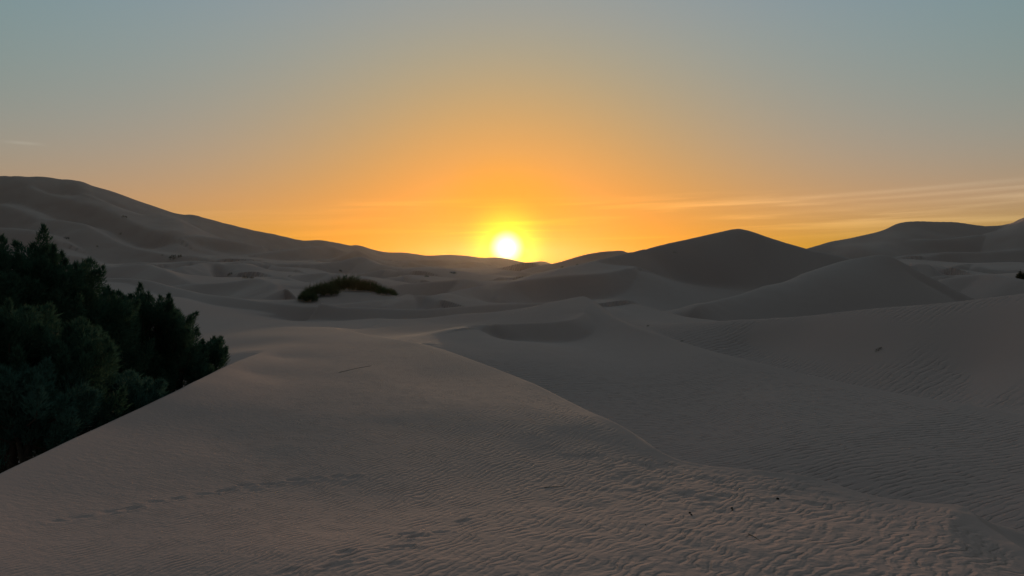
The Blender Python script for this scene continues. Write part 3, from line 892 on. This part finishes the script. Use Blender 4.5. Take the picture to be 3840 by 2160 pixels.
nl = 0
nl += tamarisk(165, 17.0, 848, 1.3, 1, 'tallest dark tamarisk with pointed top at the left, above its neighbours', 1.0)
nl += tamarisk(10, 16.0, 890, 1.0, 2, 'tamarisk cut by the left picture edge, beside the tallest one', 1.0)
nl += tamarisk(305, 17.6, 1008, .85, 3, 'second tallest tamarisk, just right of the pointed tallest one', .95)
nl += tamarisk(405, 18.6, 1078, .62, 4, 'narrow tamarisk, middle one of the row stepping down to the right', .95)
nl += tamarisk(525, 20.0, 1066, .74, 5, 'slim spire-topped tamarisk standing apart with a gap on its left', .9)
nl += tamarisk(612, 20.3, 1106, .72, 6, 'tamarisk with a thin twig top, right of the slim spire', .9, lean=.15)
nl += tamarisk(672, 20.8, 1218, .55, 7, 'short tamarisk filling the gap before the last small bush on the right', .9)
nl += tamarisk(757, 22.0, 1278, .50, 8, 'small round tamarisk bush at the right end of the row, against pale sand', 1.0, squat=.9, name='tamarisk_bush', cat='bush')
nl += tamarisk(90, 12.6, 1375, .85, 9, 'pale teal tamarisk bush low in the left corner, nearest to the camera', 1.0, M_TAMF, .9, name='tamarisk_bush', cat='bush')
nl += tamarisk(405, 15.4, 1398, .85, 10, 'broad pale teal tamarisk bush in front of the slope, below the row of trees', 1.0, M_TAMF, .9, name='tamarisk_bush', cat='bush')
nl += tamarisk(250, 14.0, 1220, .9, 11, 'mid-height tamarisk in front of the tallest one, above the pale bushes', 1.0, name='tamarisk_bush', cat='bush')
nl += tamarisk(30, 13.5, 1130, .8, 12, 'dark tamarisk at the left edge, below the cut-off one and behind the nearest bush', 1.0, name='tamarisk_bush', cat='bush')
print('leaf triangles', nl)


def strands(rng, n, half_w, half_d, h, ln, wd, upright=.75, bare=.15):
    """low bush: thin stems fanning up from a mound-shaped base"""
    u = rng.uniform(-1, 1, n); v = rng.uniform(-1, 1, n)
    ok = u * u + v * v < 1
    u, v = u[ok], v[ok]
    n = len(u)
    dome = np.sqrt(np.clip(1 - u * u - v * v, 0, 1))
    ph = rng.random(4) * 6
    lump = .72 + .22 * np.sin(u * 9 + ph[0]) * np.sin(v * 6 + ph[1]) + .16 * np.sin(u * 23 + ph[2]) + .10 * np.sin(u * 41 + v * 13 + ph[3]) + .12 * rng.normal(0, 1, n)
    top = h * dome ** .6 * np.clip(lump, .2, 1.3)
    z = top * (bare + (1 - bare) * np.sqrt(rng.random(n)))
    p = np.stack([u * half_w, v * half_d, z], 1)
    d = np.stack([u * .7, v * .7, np.full(n, upright)], 1) + rng.normal(0, .42, (n, 3))
    d /= np.linalg.norm(d, axis=1)[:, None]
    s_ = np.cross(d, rng.normal(0, 1, (n, 3))); s_ /= np.linalg.norm(s_, axis=1)[:, None] + 1e-9
    l_ = ln * (.5 + rng.random(n))[:, None]
    w_ = wd * (.6 + .8 * rng.random(n))[:, None]
    return np.stack([p - s_ * w_, p + s_ * w_, p + d * l_], 1).reshape(-1, 3), np.arange(3 * n).reshape(-1, 3)


def drape(v, root):
    """shift foliage vertically so that it follows the ground under it"""
    x, y, z0 = root.location
    off = np.array([ground_z(x + q[0], y + q[1]) - z0 for q in v[::3]])
    v[:, 2] += np.repeat(off, 3)
    return v


def bush(name, loc, half_w, half_d, h, n, mat, label, cat='bush', group=None, seed=0, ln=.3, wd=.03, stems=6):
    rng = np.random.default_rng(seed)
    root = empty(name, loc)
    tag(root, label, cat, group)
    v, f = strands(rng, n, half_w, half_d, h, ln, wd)
    mesh_obj('foliage', drape(v, root), f, mat, root)
    for k in range(stems):
        an, q = rng.random() * 6.28, math.sqrt(rng.random()) * .7
        bx_, by_ = math.cos(an) * q * half_w, math.sin(an) * q * half_d
        g0 = ground_z(loc[0] + bx_, loc[1] + by_) - loc[2]
        sv, sf = tube([(bx_ * .8, by_ * .8, g0 - .1), (bx_, by_, g0 + h * .4), (bx_ * 1.15, by_ * 1.15, g0 + h * .75 * (1 - q * .5))], [wd * 1.4, wd * .9, wd * .3], 4)
        mesh_obj('stem', sv, sf, bark, root, True)
    return root


def on_ground(px, py):
    q = hit(px, py)
    return (float(q[0]), float(q[1]), ground_z(q[0], q[1]))


# the wide bush on its sand mound, middle distance
def at(px, D):
    c = P(px, 1010, D)
    return (float(c[0]), float(c[1]), ground_z(c[0], c[1]))


bush('desert_bush', at(1200, 92.5), 2.2, 1.5, 1.35, 3600, M_BUSH, 'left lobe of the wide green bush row on the sand mound, below the sun', seed=21, ln=.55, wd=.030, group='bushes on the sand mound')
bush('desert_bush', at(1290, 97.0), 3.0, 1.6, 1.85, 5200, M_BUSH, 'tallest green bush on top of the sand mound, middle of its row', seed=22, ln=.6, wd=.030, group='bushes on the sand mound')
bush('desert_bush', at(1390, 98.0), 1.7, 1.3, 1.25, 2300, M_BUSH, 'low green bush on the mound, right of the tallest one', seed=23, ln=.5, wd=.028, group='bushes on the sand mound')
bush('desert_bush', at(1450, 96.0), 1.25, 1.0, .85, 1400, M_BUSH, 'small separate bush at the right foot of the sand mound', seed=24, ln=.42, wd=.028, group='bushes on the sand mound')
bush('desert_bush', at(1155, 88.8), 1.1, .9, .95, 1600, M_BUSH, 'bush trailing down the left foot of the sand mound', seed=25, ln=.45, wd=.028, group='bushes on the sand mound')
bush('desert_bush', at(3846, 112), 1.1, 1.0, 1.3, 2600, M_SHRUB, 'dark bush cut by the right picture edge on a low pale dune', seed=26, ln=.3, wd=.04)

# small shrubs scattered over the distant sand: (px, py, width px, height px, label)
SHRUBS = [
    (648, 970, 26, 13, 'larger dark shrub of a pair on the slope left, under the great dune'),
    (673, 964, 14, 9, 'smaller shrub of a pair, touching the larger one on the left slope'),
    (922, 1046, 30, 11, 'low dark shrub on a pale crest between the tamarisks and the mound bush'),
    (944, 1045, 16, 8, 'tiny shrub right beside the low dark one on the pale crest'),
    (466, 815, 18, 7, 'shrub high on the great left dune, at the foot of its dark face'),
    (451, 879, 11, 6, 'lone speck-like shrub halfway up the great left dune'),
    (365, 926, 10, 5, 'lone shrub on the smooth apron right of the tallest tamarisk'),
    (250, 897, 18, 8, 'shrub just right of the tip of the tallest tamarisk'),
    (324, 977, 12, 6, 'left one of two shrubs on the pale strip behind the tamarisks'),
    (360, 985, 12, 6, 'right one of two shrubs on the pale strip behind the tamarisks'),
    (609, 958, 12, 5, 'small shrub on the slope, left of the dark pair'),
    (861, 1031, 18, 7, 'flat shrub in the basin, above the low dark one on the crest'),
    (1087, 1037, 14, 6, 'small shrub on the crest left behind the mound bush'),
    (1277, 1018, 11, 7, 'dot-like shrub standing above the tallest mound bush'),
    (1601, 1039, 16, 7, 'low shrub in the basin, left of the sun'),
    (1700, 1026, 26, 8, 'wide low shrub in the basin right below the sun'),
    (2108, 1005, 12, 7, 'shrub near the foot of the hump, right of the sun'),
    (2163, 995, 10, 6, 'small shrub on the hump slope, right of the sun'),
    (2531, 949, 14, 5, 'speck-like shrub high on the dark pointed dune'),
    (2430, 1224, 12, 5, 'small dry tuft behind the pointed crest, right of centre'),
    (2557, 1281, 14, 5, 'small dry tuft on the near flank, below the other one'),
    (3294, 1314, 24, 9, 'dry tuft alone on the rippled slope at the right'),
]
for k_, (qx, qy, wpx, hpx, lab) in enumerate(SHRUBS):
    c = on_ground(qx, qy)
    m_ = c[1] / FPX
    hw, hh_ = wpx * m_ * .5, hpx * m_
    bush('desert_shrub', c, hw, hw * .8, hh_, 150 if hpx > 6 else 70, M_SHRUB, lab, 'shrub', 'small shrubs on the distant sand', 40 + k_, ln=hh_ * .45, wd=max(hh_ * .05, .006), stems=1)

# ------------------------------------------------------------------ camel droppings and dead wood on the near sand
dung, t = mat_new('dung')
o = t.n('ShaderNodeOutputMaterial'); bs = t.n('ShaderNodeBsdfPrincipled')
t.put(bs.inputs['Base Color'], t.mix(t.noise(t.n('ShaderNodeNewGeometry').outputs['Position'], 90, 3, .6), (.010, .008, .006, 1), (.028, .021, .015, 1)))
bs.inputs['Roughness'].default_value = .85
dung.node_tree.links.new(bs.outputs[0], o.inputs[0])


def pellet(px, py, size, seed, label):
    rng = np.random.default_rng(seed)
    vs, fs = [], []
    nu, nv = 12, 8
    for i in range(nv + 1):
        th = math.pi * i / nv
        for j in range(nu):
            ph = 2 * math.pi * j / nu
            r = 1 + .10 * math.sin(3 * ph + seed) * math.sin(th) + rng.normal(0, .03)
            vs.append((size * r * math.sin(th) * math.cos(ph) * 1.15, size * r * math.sin(th) * math.sin(ph) * .9, size * r * math.cos(th) * .75))
    for i in range(nv):
        for j in range(nu):
            fs.append((i * nu + j, (i + 1) * nu + j, (i + 1) * nu + (j + 1) % nu, i * nu + (j + 1) % nu))
    c = on_ground(px, py)
    ob = mesh_obj('camel_dropping', np.array(vs), np.array(fs), dung, None, True)
    ob.location = (c[0], c[1], c[2] + size * .5)
    ob.rotation_euler = (rng.normal(0, .2), rng.normal(0, .2), rng.random() * 6)
    tag(ob, label, 'dropping', 'camel droppings on the near sand')


pellet(2587, 1925, .015, 1, 'rear one of the left pair of black droppings on the trampled sand')
pellet(2593, 1932, .013, 2, 'front one of the left pair of black droppings on the trampled sand')
pellet(2744, 1907, .015, 3, 'rear one of the right pair of black droppings on the trampled sand')
pellet(2747, 1914, .013, 4, 'front one of the right pair of black droppings on the trampled sand')
pellet(2916, 1872, .019, 5, 'largest black dropping, lying alone farthest to the right')
pellet(2421, 1969, .007, 6, 'tiny black dropping alone left of the pairs')

wood, t = mat_new('dry_wood')
o = t.n('ShaderNodeOutputMaterial'); bs = t.n('ShaderNodeBsdfPrincipled')
t.put(bs.inputs['Base Color'], t.mix(t.noise(t.n('ShaderNodeNewGeometry').outputs['Position'], 60, 3, .6), (.12, .09, .07, 1), (.20, .15, .12, 1)))
bs.inputs['Roughness'].default_value = .9
wood.node_tree.links.new(bs.outputs[0], o.inputs[0])


def stick(pix, r, label, name='dry_twig', cat='twig', lift=.3, fork=None):
    pts = [np.array(on_ground(*q)) for q in pix]
    c0 = pts[0].copy()
    pts = [p - c0 + (0, 0, r * lift) for p in pts]
    parts = [tube(pts, [r * (1 - .6 * i / (len(pts) - 1)) for i in range(len(pts))], 6)]
    if fork:
        fp = [np.array(on_ground(*q)) - c0 + (0, 0, r * lift) for q in fork]
        parts.append(tube(fp, [r * .7] + [r * .35] * (len(fp) - 1), 5))
    v, f = join(parts)
    ob = mesh_obj(name, v, f, wood, None, True)
    ob.location = c0
    tag(ob, label, cat)


stick([(2806, 2004), (2825, 2012), (2838, 2021), (2853, 2031)], .0045, 'thin forked dry twig on the sand below the droppings', lift=1.2, fork=[(2825, 2012), (2812, 2010), (2795, 2016)])
stick([(1272, 1397), (1310, 1388), (1350, 1379), (1392, 1372)], .009, 'long thin dead branch half buried on the hump left of centre', 'dead_branch', 'branch', .5)
stick([(2042, 1829), (2075, 1826), (2118, 1824)], .006, 'short half-buried stick in the middle of the foreground ripples', 'dead_stick', 'stick', .6)

# ------------------------------------------------------------------ dust in the air
hz, t = mat_new('haze')
o = t.n('ShaderNodeOutputMaterial')
pv = t.n('ShaderNodeVolumePrincipled')
pv.inputs['Color'].default_value = (1.0, .82, .58, 1)
pv.inputs['Density'].default_value = 3e-5
pv.inputs['Anisotropy'].default_value = 0.85
hz.node_tree.links.new(pv.outputs[0], o.inputs['Volume'])
zt = max(float(GZ.max()), 4.0) + 3.0
zb = float(GZ.min()) - 1.5
h_ = 4700.0
vs = [(sx_ * h_, sy_ * h_, z_) for z_ in (zb, zt) for sy_ in (-1, 1) for sx_ in (-1, 1)]
fs = [(0, 2, 3, 1), (4, 5, 7, 6), (0, 1, 5, 4), (2, 6, 7, 3), (0, 4, 6, 2), (1, 3, 7, 5)]
ob = mesh_obj('haze', np.array(vs), np.array(fs), hz)
ob['kind'] = 'stuff'
